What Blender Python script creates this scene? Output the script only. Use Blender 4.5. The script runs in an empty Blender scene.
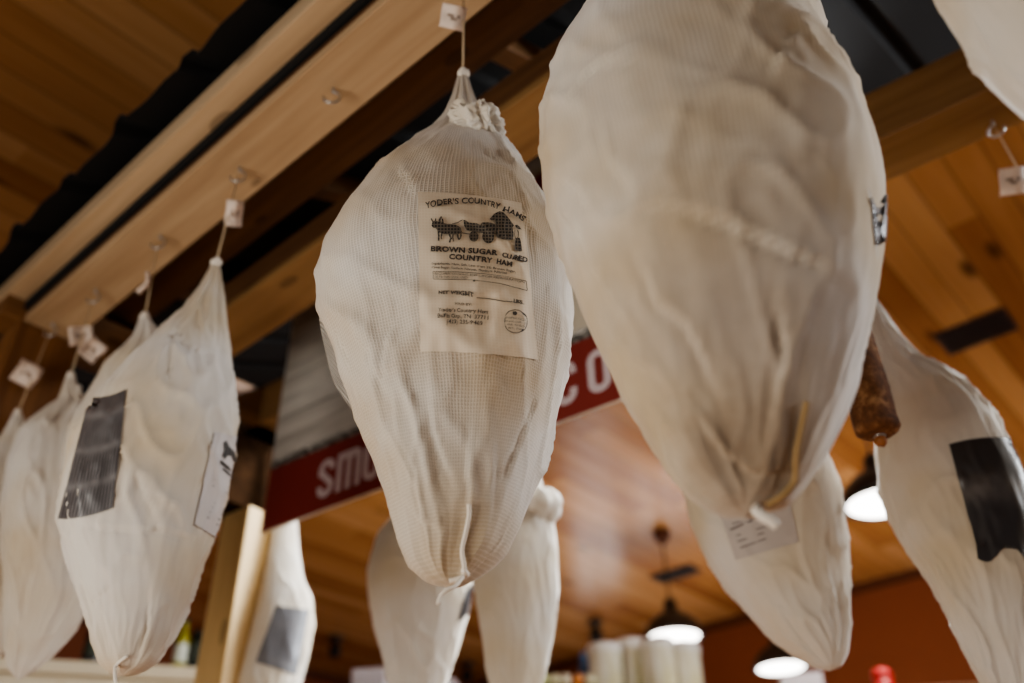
import bpy, bmesh, math, random
from mathutils import Vector, Matrix, noise
from mathutils.bvhtree import BVHTree
random.seed(7)
SC = bpy.context.scene
COL = SC.collection
PI = math.pi
CZ = 1.30                                   # eye height of the photographer
EYE = Vector((0, 0, CZ))
FPX = 900.0
th, ro = math.radians(35.2), math.radians(1.34)
FW = Vector((0, math.cos(th), math.sin(th)))
U0 = Vector((0, -math.sin(th), math.cos(th)))
RT = Vector((1, 0, 0))*math.cos(ro) - U0*math.sin(ro)
UP = Vector((1, 0, 0))*math.sin(ro) + U0*math.cos(ro)

def ray(x, y):
    return (FW*FPX + RT*(x-512) - UP*(y-341.5)).normalized()
def hit_plane(x, y, p, n):
    r = ray(x, y)
    return EYE + r*((p-EYE).dot(n)/r.dot(n))
def at_dist(x, y, D):
    r = ray(x, y)
    return EYE + r*(D/math.hypot(r.x, r.y))
def at_height(x, y, z):
    r = ray(x, y)
    return EYE + r*((z-CZ)/r.z)

# ---------------------------------------------------------------- frames of the two beam rows
H = CZ+1.2117                               # underside of the hook boards
A0 = Vector((-.0585, .7778, 0))
d = Vector((-.7569, .6535, 0)).normalized()
n = Vector((.6535, .7569, 0)).normalized()
rr = math.radians(5.5)
d2 = (d*math.cos(rr)-n*math.sin(rr)).normalized()
n2 = (d*math.sin(rr)+n*math.cos(rr)).normalized()
B0 = A0 + d*-.3 + n*.727
ZV = Vector((0, 0, 1))
def PA(s, nn, z): return A0+d*s+n*nn+ZV*z
def PB(s, nn, z): return B0+d2*s+n2*nn+ZV*z
def frame(o, x, y, z=None):
    z = z or x.cross(y)
    m = Matrix((x, y, z)).transposed().to_4x4()
    m.translation = o
    return m

# ---------------------------------------------------------------- object helpers
def obj(name, bm, mat, parent=None, smooth=False, mtx=None):
    me = bpy.data.meshes.new(name)
    bm.to_mesh(me); bm.free()
    if smooth:
        for p in me.polygons: p.use_smooth = True
    mats = mat if isinstance(mat, (list, tuple)) else [mat]
    for m in mats: me.materials.append(m)
    o = bpy.data.objects.new(name, me)
    COL.objects.link(o)
    if mtx is not None: o.matrix_world = mtx
    if parent is not None:
        o.parent = parent
        # parents are unrotated empties / objects: keep world placement
        o.matrix_parent_inverse = world_of(parent).inverted()
    return o
def world_of(o):
    m = o.matrix_basis.copy()
    if o.parent is not None:
        m = world_of(o.parent) @ o.matrix_parent_inverse @ m
    return m
def tag(o, label, cat, group=None, kind=None):
    o['label'] = label; o['category'] = cat
    if group: o['group'] = group
    if kind: o['kind'] = kind
    return o
def thing(name, label, cat, loc, group=None):
    o = bpy.data.objects.new(name, None); COL.objects.link(o)
    o.location = loc; o.empty_display_size = .05
    return tag(o, label, cat, group)

def bm_box(bm, x0, x1, y0, y1, z0, z1, bev=0.0):
    vs = [bm.verts.new((x, y, z)) for x in (x0, x1) for y in (y0, y1) for z in (z0, z1)]
    fs = [(0,1,3,2),(4,6,7,5),(0,4,5,1),(2,3,7,6),(0,2,6,4),(1,5,7,3)]
    nf = [bm.faces.new([vs[i] for i in f]) for f in fs]
    if bev:
        es = list({e for f in nf for e in f.edges})
        bmesh.ops.bevel(bm, geom=es, offset=bev, segments=2, affect='EDGES', profile=.6)
def box(name, mtx, dims, mat, parent, bev=.004):
    """dims: x0,x1,y0,y1,z0,z1 in the local frame"""
    bm = bmesh.new(); bm_box(bm, *dims, bev=bev)
    bmesh.ops.recalc_face_normals(bm, faces=bm.faces)
    return obj(name, bm, mat, parent, mtx=mtx)
def boxn(name, mtx, dims, mat, parent, bev=.004):
    """like box, with the second pair counted along n (the frame's y axis points along -n)"""
    x0, x1, y0, y1, z0, z1 = dims
    return box(name, mtx, (x0, x1, -y1, -y0, z0, z1), mat, parent, bev)
def bm_tube(bm, pts, rad, seg=8, cap=True):
    pts = [Vector(p) for p in pts]
    rads = rad if isinstance(rad, (list, tuple)) else [rad]*len(pts)
    t0 = (pts[1]-pts[0]).normalized()
    a = t0.orthogonal().normalized()
    rings = []
    for i, p in enumerate(pts):
        t = (pts[min(i+1, len(pts)-1)]-pts[max(i-1, 0)]).normalized()
        a = (a - t*a.dot(t)).normalized(); b = t.cross(a)
        rings.append([bm.verts.new(p+(a*math.cos(k*2*PI/seg)+b*math.sin(k*2*PI/seg))*rads[i]) for k in range(seg)])
    for r0, r1 in zip(rings, rings[1:]):
        for k in range(seg):
            bm.faces.new((r0[k], r0[(k+1) % seg], r1[(k+1) % seg], r1[k]))
    if cap:
        bm.faces.new(rings[0][::-1]); bm.faces.new(rings[-1])
def tube(name, pts, rad, mat, parent, seg=8):
    bm = bmesh.new(); bm_tube(bm, pts, rad, seg)
    return obj(name, bm, mat, parent, smooth=True)
def smooth_path(pts, k=6):
    pts = [Vector(p) for p in pts]; out = []
    for i in range(len(pts)-1):
        p0, p1, p2, p3 = pts[max(i-1, 0)], pts[i], pts[i+1], pts[min(i+2, len(pts)-1)]
        for j in range(k):
            t = j/k
            out.append(.5*((2*p1)+(p2-p0)*t+(2*p0-5*p1+4*p2-p3)*t*t+(3*p1-p0-3*p2+p3)*t**3))
    out.append(pts[-1]); return out
def bm_lathe(bm, prof, seg=32, c=Vector((0, 0, 0))):
    rings = []
    for r, z in prof:
        rings.append([bm.verts.new((c.x+max(r, 1e-4)*math.cos(k*2*PI/seg), c.y+max(r, 1e-4)*math.sin(k*2*PI/seg), c.z+z)) for k in range(seg)])
    for r0, r1 in zip(rings, rings[1:]):
        for k in range(seg):
            bm.faces.new((r0[k], r0[(k+1) % seg], r1[(k+1) % seg], r1[k]))
    bm.faces.new(rings[0][::-1]); bm.faces.new(rings[-1])
def lathe(name, prof, loc, mat, parent, seg=32, smooth=True):
    bm = bmesh.new(); bm_lathe(bm, prof, seg)
    return obj(name, bm, mat, parent, smooth, Matrix.Translation(loc))

# ---------------------------------------------------------------- materials
class NT:
    def __init__(self, name):
        self.m = bpy.data.materials.new(name); self.m.use_nodes = True
        self.t = self.m.node_tree; self.b = self.t.nodes['Principled BSDF']
    def n(self, typ, **kw):
        x = self.t.nodes.new(typ)
        for k, v in kw.items(): setattr(x, k, v)
        return x
    def l(self, a, b): self.t.links.new(a, b)
    def val(self, sock, v):
        if hasattr(v, 'is_output'): self.l(v, sock)
        else: sock.default_value = v
    def math(self, op, a, b=0.0, c=0.0):
        x = self.n('ShaderNodeMath', operation=op)
        self.val(x.inputs[0], a); self.val(x.inputs[1], b); self.val(x.inputs[2], c)
        return x.outputs[0]
    def mix(self, f, a, b, mode='MIX'):
        x = self.n('ShaderNodeMix', data_type='RGBA', blend_type=mode)
        self.val(x.inputs[0], f); self.val(x.inputs[6], a); self.val(x.inputs[7], b)
        return x.outputs[2]
    def noise(self, vec, scale, detail=4, rough=.55, dist=0):
        x = self.n('ShaderNodeTexNoise')
        self.l(vec, x.inputs['Vector']); x.inputs['Scale'].default_value = scale
        x.inputs['Detail'].default_value = detail; x.inputs['Roughness'].default_value = rough
        x.inputs['Distortion'].default_value = dist
        return x.outputs['Fac']
    def ramp(self, f, stops):
        x = self.n('ShaderNodeValToRGB'); self.l(f, x.inputs[0])
        e = x.color_ramp.elements
        e[0].position, e[0].color = stops[0]; e[1].position, e[1].color = stops[-1]
        for p, c in stops[1:-1]:
            k = e.new(p); k.color = c
        return x.outputs[0]
    def mapping(self, vec, scale=(1, 1, 1), loc=(0, 0, 0), rot=(0, 0, 0)):
        x = self.n('ShaderNodeMapping'); self.l(vec, x.inputs[0])
        x.inputs['Scale'].default_value = scale; x.inputs['Location'].default_value = loc
        x.inputs['Rotation'].default_value = rot
        return x.outputs[0]
    def obj(self): return self.n('ShaderNodeTexCoord').outputs['Object']
    def uv(self): return self.n('ShaderNodeTexCoord').outputs['UV']
    def bump(self, h, strength, dist):
        x = self.n('ShaderNodeBump'); self.val(x.inputs['Height'], h)
        x.inputs['Strength'].default_value = strength; x.inputs['Distance'].default_value = dist
        self.l(x.outputs[0], self.b.inputs['Normal'])
    def set(self, **kw):
        for k, v in kw.items():
            self.val(self.b.inputs[k.replace('_', ' ')], v)
        return self.m
def c4(r, g, b): return (r, g, b, 1)
def srgb(r, g, b):
    f = lambda v: (v/255/12.92) if v/255 <= .04045 else ((v/255+.055)/1.055)**2.4
    return (f(r), f(g), f(b), 1)

def plain(name, col, rough=.6, metal=0, var=.12, scale=20, **kw):
    t = NT(name); f = t.noise(t.obj(), scale)
    c = t.mix(f, tuple(v*(1-var) for v in col[:3])+(1,), tuple(min(1, v*(1+var)) for v in col[:3])+(1,))
    return t.set(Base_Color=c, Roughness=rough, Metallic=metal, **kw)

def wood(name, light, dark, rough=.55, scale=1.0, knots=True):
    t = NT(name); o = t.obj()
    g = t.noise(t.mapping(o, (2.2*scale, 38*scale, 38*scale)), 1.0, 6, .6, .4)
    w = t.noise(t.mapping(o, (.8*scale, 9*scale, 9*scale)), 1.0, 3, .5, 1.0)
    f = t.math('MULTIPLY_ADD', g, .55, t.math('MULTIPLY', w, .45))
    c = t.ramp(f, [(.32, dark), (.68, light)])
    if knots:
        v = t.n('ShaderNodeTexVoronoi'); t.l(t.mapping(o, (4, 10, 10)), v.inputs['Vector']); v.inputs['Scale'].default_value = 1.0
        k = t.math('LESS_THAN', v.outputs['Distance'], .13)
        c = t.mix(t.math('MULTIPLY', k, .5), c, tuple(x*.35 for x in dark[:3])+(1,))
    t.bump(g, .25, .002)
    t.b.inputs['Specular IOR Level'].default_value = 0.0 if rough >= 1 else .4
    return t.set(Base_Color=c, Roughness=rough)

M = {}
M['board_light'] = wood('pale pine board', srgb(202, 176, 142), srgb(164, 134, 100))
M['board_brown'] = wood('brown stained timber', srgb(150, 108, 66), srgb(96, 62, 34))
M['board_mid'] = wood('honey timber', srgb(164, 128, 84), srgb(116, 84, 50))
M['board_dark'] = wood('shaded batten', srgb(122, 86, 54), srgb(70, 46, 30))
M['post_yellow'] = wood('yellow pine post', srgb(222, 190, 134), srgb(190, 156, 104))
M['post_brown'] = wood('rough brown post', srgb(150, 104, 60), srgb(98, 62, 34))
M['roof'] = plain('dark weathered sheet metal', srgb(13, 12, 12), .95, 0)
M['roof_blue'] = plain('blue grey sheet metal', srgb(96, 104, 120), .4, .5)
M['steel'] = plain('zinc plated hook', srgb(190, 188, 184), .3, .9)
M['string'] = plain('cotton string', srgb(206, 184, 150), .9)
M['cord_white'] = plain('white cotton cord', srgb(232, 222, 206), .9)
M['cord_yellow'] = plain('yellowed cord', srgb(160, 130, 86), .8)
M['black'] = plain('black enamel', srgb(22, 20, 20), .4)
M['dark_metal'] = plain('dark painted metal', srgb(40, 34, 32), .45)
M['vent'] = plain('brown black vent grille', srgb(46, 28, 24), .6)

def cloth(name, weave=.35, warm=.35, stain=None, period=.0036):
    t = NT(name); uv = t.uv(); o = t.obj()
    sx = t.n('ShaderNodeSeparateXYZ'); t.l(uv, sx.inputs[0])
    wob = t.math('MULTIPLY', t.math('SUBTRACT', t.noise(o, 14, 2), .5), .006)
    u = t.math('ADD', sx.outputs[0], wob)
    v = t.math('ADD', sx.outputs[1], wob)
    k = 2*PI/period
    a = t.math('ABSOLUTE', t.math('SINE', t.math('MULTIPLY', u, k/2)))
    b = t.math('ABSOLUTE', t.math('SINE', t.math('MULTIPLY', v, k/2*1.12)))
    a = t.math('POWER', t.math('SUBTRACT', 1, a), 1.6)
    b = t.math('POWER', t.math('SUBTRACT', 1, b), 1.8)
    h = t.math('MAXIMUM', a, t.math('MULTIPLY', b, .8))       # raised threads of the net
    big = t.noise(o, 5.5, 3, .5)
    rib = t.noise(t.mapping(uv, (70, 4, 1)), 1.0, 3, .6)
    base = t.mix(t.ramp(big, [(.38, c4(0, 0, 0)), (.66, c4(1, 1, 1))]), srgb(219, 214, 206), srgb(208-22*warm, 194-34*warm, 168-46*warm))
    base = t.mix(t.math('MULTIPLY', rib, .28), base, srgb(196, 178, 150))
    gap = t.math('MULTIPLY', t.math('SUBTRACT', 1, h), weave)
    base = t.mix(gap, base, t.mix(.5, base, srgb(120, 98, 70)))
    base = t.mix(t.math('MULTIPLY', h, weave*.55), base, srgb(246, 240, 228))
    if stain:
        for (cx, cy, cz, r, col, amt) in stain:
            q = t.n('ShaderNodeVectorMath', operation='DISTANCE'); t.l(o, q.inputs[0]); q.inputs[1].default_value = (cx, cy, cz)
            f = t.math('ADD', q.outputs['Value'], t.math('MULTIPLY', t.math('SUBTRACT', t.noise(o, 18, 4), .5), r*.8))
            f = t.ramp(t.math('DIVIDE', f, r), [(.3, c4(1, 1, 1)), (1.0, c4(0, 0, 0))])
            base = t.mix(t.math('MULTIPLY', f, amt), base, col)
    t.bump(h, .35*min(1, weave*2), .0012)
    t.set(Base_Color=base, Roughness=.85)
    t.b.inputs['Sheen Weight'].default_value = .25
    t.b.inputs['Specular IOR Level'].default_value = .25
    t.b.inputs['Subsurface Weight'].default_value = 0.0
    return t.m
M['cloth_focus'] = cloth('cotton net over beige stockinette', .46, .75)
M['cloth_soft'] = cloth('pale cotton bag', .16, .22)
_q = B0  # stained toe and tea coloured flank of the largest ham
_hk = PA(-.30, 0, H); _vd = Vector((_hk.x, _hk.y, 0)).normalized()
def _sp(x, y, k): return tuple(hit_plane(x, y, _hk-_vd*k, _vd))
M['cloth_big'] = cloth('stained cotton bag', .16, .35, [(*_sp(752, 470, .05), .075, srgb(112, 84, 52), .75), (*_sp(735, 300, .13), .17, srgb(140, 112, 80), .5), (*_sp(690, 60, .12), .14, srgb(168, 146, 108), .4)])
M['cloth_white'] = cloth('white cotton bag', .10, .05)

def paper(name, col, grid=.0, dark=None):
    t = NT(name); o = t.obj()
    c = t.mix(t.noise(o, 30, 3), tuple(v*.95 for v in col[:3])+(1,), col)
    if grid:
        uv = t.uv(); sx = t.n('ShaderNodeSeparateXYZ'); t.l(uv, sx.inputs[0])
        k = PI/.0034
        a = t.math('POWER', t.math('ABSOLUTE', t.math('COSINE', t.math('MULTIPLY', sx.outputs[0], k))), 6)
        b = t.math('POWER', t.math('ABSOLUTE', t.math('COSINE', t.math('MULTIPLY', sx.outputs[1], k))), 6)
        h = t.math('MAXIMUM', a, b)
        c = t.mix(t.math('MULTIPLY', h, grid), c, dark)
    return t.set(Base_Color=c, Roughness=.7)
M['label'] = paper('cream label paper', srgb(222, 206, 182), .25, srgb(236, 228, 212))
M['label_plain'] = paper('grey white label paper', srgb(206, 198, 192))
M['ink'] = paper('black printing ink under net', srgb(22, 20, 24), .5, srgb(166, 154, 136))
M['ink_bold'] = paper('black printing ink', srgb(30, 27, 30), .30, srgb(150, 138, 122))
M['ink_faint'] = plain('grey printing ink', srgb(112, 104, 102), .8)
M['tagpaper'] = plain('creased price tag paper', srgb(226, 208, 192), .7, var=.05)
M['tagmark'] = plain('tag marking', srgb(150, 130, 116), .8)
def darklabel(name, base, line, px, pz, amt):
    t = NT(name); uv = t.uv(); o = t.obj()
    sx = t.n('ShaderNodeSeparateXYZ'); t.l(uv, sx.inputs[0])
    a = t.math('POWER', t.math('ABSOLUTE', t.math('SINE', t.math('MULTIPLY', sx.outputs[0], px))), 3)
    b = t.math('POWER', t.math('ABSOLUTE', t.math('SINE', t.math('MULTIPLY', sx.outputs[1], pz))), 10)
    f = t.math('MULTIPLY', t.math('MAXIMUM', a, b), amt)
    f = t.math('MULTIPLY', f, t.math('MULTIPLY', t.noise(o, 45, 4), 1.6))
    c = t.mix(f, base, line)
    return t.set(Base_Color=c, Roughness=.32)
M['label_dark'] = darklabel('charcoal label seen through net', srgb(70, 66, 66), srgb(170, 166, 164), 1300, 66, .4)
M['label_grey'] = darklabel('grey label seen through net', srgb(104, 104, 108), srgb(150, 148, 146), 300, 40, .3)
M['label_black'] = darklabel('black label under film', srgb(54, 50, 50), srgb(150, 142, 136), 5, 22, .3)

# ceiling planks
def planks(name, w, lights, rough, knots=.8):
    t = NT(name); o = t.obj(); sx = t.n('ShaderNodeSeparateXYZ'); t.l(o, sx.inputs[0])
    yy = t.math('DIVIDE', sx.outputs[1], w)
    row = t.math('FLOOR', yy)
    wn = t.n('ShaderNodeTexWhiteNoise', noise_dimensions='1D'); t.l(row, wn.inputs['W'])
    seg = t.math('FLOOR', t.math('ADD', t.math('DIVIDE', sx.outputs[0], 1.7), t.math('MULTIPLY', wn.outputs[0], 7)))
    cv = t.n('ShaderNodeCombineXYZ'); t.l(row, cv.inputs[0]); t.l(seg, cv.inputs[1])
    w2 = t.n('ShaderNodeTexWhiteNoise', noise_dimensions='3D'); t.l(cv.outputs[0], w2.inputs['Vector'])
    off = t.n('ShaderNodeVectorMath', operation='ADD'); t.l(o, off.inputs[0]); 
    sc = t.n('ShaderNodeVectorMath', operation='SCALE'); t.l(w2.outputs['Color'], sc.inputs[0]); sc.inputs['Scale'].default_value = 9
    t.l(sc.outputs[0], off.inputs[1])
    g = t.noise(t.mapping(off.outputs[0], (1.1, 16, 1)), 1.0, 5, .6, .5)
    tone = t.math('ADD', t.math('MULTIPLY', w2.outputs['Value'], .55), t.math('MULTIPLY', g, .5))
    c = t.ramp(tone, [(.12, lights[0]), (.5, lights[1]), (.92, lights[2])])
    v = t.n('ShaderNodeTexVoronoi'); t.l(t.mapping(off.outputs[0], (1.5, 4.2, 1)), v.inputs['Vector']); v.inputs['Scale'].default_value = 1.0
    kn = t.ramp(v.outputs['Distance'], [(.05, c4(1, 1, 1)), (.15, c4(0, 0, 0))])
    c = t.mix(t.math('MULTIPLY', kn, knots), c, tuple(x*.22 for x in lights[0][:3])+(1,))
    fr = t.math('ABSOLUTE', t.math('SUBTRACT', t.math('FRACT', yy), .5))
    gap = t.ramp(fr, [(.455, c4(0, 0, 0)), (.495, c4(1, 1, 1))])
    c = t.mix(t.math('MULTIPLY', gap, .55), c, tuple(x*.18 for x in lights[0][:3])+(1,))
    t.bump(t.math('SUBTRACT', t.math('MULTIPLY', g, .2), gap), .3, .004)
    return t.set(Base_Color=c, Roughness=rough)
M['ceiling'] = planks('varnished pine ceiling planks', .125, (srgb(136, 86, 48), srgb(178, 126, 78), srgb(208, 160, 108)), .26)
M['grey_planks'] = None

# ================================================================ the room
def struct(name, bm, m, mtx=None):
    o = obj(name, bm, m, None, mtx=mtx); o['kind'] = 'structure'; return o
CEIL = CZ+2.30
def slab(name, m, o, x, y, x0, x1, y0, y1, z0, z1):
    bm = bmesh.new(); bm_box(bm, x0, x1, y0, y1, z0, z1)
    bmesh.ops.recalc_face_normals(bm, faces=bm.faces)
    return struct(name, bm, m, frame(o, x, y))
base = Vector((A0.x, A0.y, 0))
# local x of the ceiling runs along the boards (direction n), local y across them
slab('ceiling', M['ceiling'], base+ZV*CEIL, n, d, -5.5, 6.1, -6.0, 6.9, 0, .1)
M['floor'] = planks('sealed floor boards', .14, (srgb(120, 84, 56), srgb(150, 110, 74), srgb(176, 134, 94)), .45)
slab('floor', M['floor'], base, n, d, -5.5, 6.1, -6.0, 6.9, -.1, 0)
M['wall'] = plain('burnt orange wall paint', srgb(142, 80, 48), .75, var=.06, scale=3)
slab('wall_back', M['wall'], base, n, d, 5.97, 6.09, -6.0, 6.8, 0, CEIL)
slab('wall_left', M['wall'], base, n, d, -5.5, 5.97, 6.35, 6.47, 0, CEIL)
M['trim'] = plain('dark stained trim', srgb(92, 48, 26), .6)
slab('trim_1', M['trim'], base, n, d, 5.945, 5.97, -6.0, 6.35, CEIL-.06, CEIL)
slab('trim_2', M['trim'], base, n, d, -5.5, 5.945, 6.325, 6.35, CEIL-.06, CEIL)

# daylight windows low in the far wall (they mirror in the varnished ceiling)
tt = NT('bright daylight glass'); f = tt.noise(tt.obj(), .8, 2)
tt.b.inputs['Emission Strength'].default_value = 2.6
tt.set(Base_Color=c4(.8, .85, .9), Roughness=.1, Emission_Color=tt.mix(f, c4(.80, .90, 1), c4(1, .98, .95)))
M['daylight'] = tt.m
for i, (xp, w, z0, z1) in enumerate(((690, 1.0, .45, 1.35), (600, .5, -.4, 1.68), (345, .5, -.4, 1.68))):
    r = ray(xp, 560); k = (5.97-(EYE-A0).dot(n))/r.dot(n); sW = (EYE+r*k-A0).dot(d)
    m = frame(PA(sW, 5.965, 0), d, -n)
    fr = boxn('window_%d' % (i+1), m, (-w/2-.06, w/2+.06, -.03, .0, CZ+z0-.06, CZ+z1+.06), M['trim'], None, .004); fr['kind'] = 'structure'
    boxn('pane', m, (-w/2, w/2, -.04, -.031, CZ+z0, CZ+z1), M['daylight'], fr, 0)
    boxn('glazing_bar', m, (-.02, .02, -.05, -.041, CZ+z0, CZ+z1), M['trim'], fr, .002)

# ================================================================ the timber canopy the hams hang from
can = thing('timber_canopy', 'long timber frame with hook boards, battens and ribbed dark metal roof above the hams', 'canopy', base)
mA = frame(A0+ZV*H, d, -n); mB = frame(B0+ZV*H, d2, -n2)
beamA = boxn('hook_board', mA, (-1.85, 1.31, -.052, .058, 0, .022), M['board_light'], can, .003)
fasc = boxn('fascia_board', mA, (-1.9, 1.5, -.106, -.062, .05, .10), M['board_light'], can, .003)
boxn('fascia_batten', mA, (-1.9, 1.5, -.0615, -.0525, .03, .12), M['roof'], can, .002)
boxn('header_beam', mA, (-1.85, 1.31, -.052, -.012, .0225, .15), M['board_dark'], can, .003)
boxn('middle_beam', mA, (-1.85, 1.62, .236, .344, .021, .10), M['board_dark'], can, .004)  # dark timber colour stands in for shade on the near face
boxn('beam_lit_underside', mA, (-1.85, 1.62, .228, .346, 0, .0205), M['board_mid'], can, .003)  # separate lighter board stands in for the beam's lit underside
beamB = boxn('rear_beam', mB, (-1.7, 1.9, 0, .115, 0, .12), M['board_mid'], can, .005)
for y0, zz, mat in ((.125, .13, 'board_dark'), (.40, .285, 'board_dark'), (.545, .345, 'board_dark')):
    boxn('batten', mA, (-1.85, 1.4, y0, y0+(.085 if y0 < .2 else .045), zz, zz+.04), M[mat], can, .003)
for s in (.17, .72, 1.27, -.55, -1.1, -1.65):
    # cross rafters climb from the front board to the rear
    L = math.hypot(.92, .42)
    m = frame(PA(s, -.02, H+.10), (n*.92+ZV*.42).normalized(), d)
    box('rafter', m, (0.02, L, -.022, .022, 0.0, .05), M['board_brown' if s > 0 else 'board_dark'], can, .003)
box('end_beam', frame(PA(1.33, -.1, H), n, d), (0.0, .98, -.02, .07, -.0, .10), M['board_brown'], can, .004)
boxn('end_girder', frame(PB(1.68, 0, H-.24), d2, -n2), (-.055, .055, -.40, .10, 0.002, .20), wood('old dark girder', srgb(66, 46, 30), srgb(38, 26, 18), 1.0), can, .004)
box('post', frame(PA(1.365, -.05, 0), ZV, n), (0, H-.001, -.012, .125, -.055, .048), M['post_brown'], can, .005)
box('post', frame(PB(1.645, .045, 0), ZV, n2), (0, H-.242, -.05, .055, -.05, .05), M['post_yellow'], can, .005)
# roof sheet: ribs run down the slope, so the front edge shows a ribbed outline
def roof_sheet():
    bm = bmesh.new(); sl = (n*.92+ZV*.42).normalized()
    s0, s1, N = -2.0, 2.3, 860
    top = []
    for side in (0, 1):
        rows = []
        for j in (0, 1):
            t = (-.085, 1.75)[j]
            r = []
            for i in range(N+1):
                s = s0+(s1-s0)*i/N
                ph = (s*4.55+.12) % 1
                rib = max(0, min(1, (0.11-abs(ph-.5))/.05))*.022
                und = .004*math.sin(s*16.)+.003*math.sin(s*41)
                p = PA(s, -.085, H+.14)+sl*(t+(und-.25*rib if j == 0 else 0))+ZV*(rib+side*.004)
                r.append(bm.verts.new(p))
            rows.append(r)
        for i in range(N): bm.faces.new((rows[0][i], rows[0][i+1], rows[1][i+1], rows[1][i]))
        top.append(rows)
    for i in range(N):
        bm.faces.new((top[0][0][i], top[1][0][i], top[1][0][i+1], top[0][0][i+1]))
        bm.faces.new((top[0][1][i], top[0][1][i+1], top[1][1][i+1], top[1][1][i]))
    bmesh.ops.recalc_face_normals(bm, faces=bm.faces)
    return obj('roof_sheet', bm, M['roof'], can)
roof_sheet()
def hook(p, parent, ang, drop=.032, tilt=0):
    """screw hook: threaded shank into the board, open loop below"""
    pts = [p+ZV*.012, p-ZV*.010]
    ax = d*math.cos(ang)+n*math.sin(ang); R = .0135
    for i in range(0, 11):
        a = math.radians(90-i*27)
        pts.append(p-ZV*(.010+R)+ZV*(R*math.sin(a))+ax*(R*math.cos(a)))
    tube('hook', pts, .0022, M['steel'], parent, 8)
HA = [-.58, -.30, 0.0, .302, .566, .834, 1.088]
for s in HA: hook(PA(s, 0, H), beamA, 2.3+.2*s)
hook(PA(1.27, -.005, H), beamA, 2.5)
HB = [-.2, .08, .30, .85, 1.08, 1.58]
for s in HB: hook(PB(s, .078, H), beamB, .4+s*2)

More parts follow.
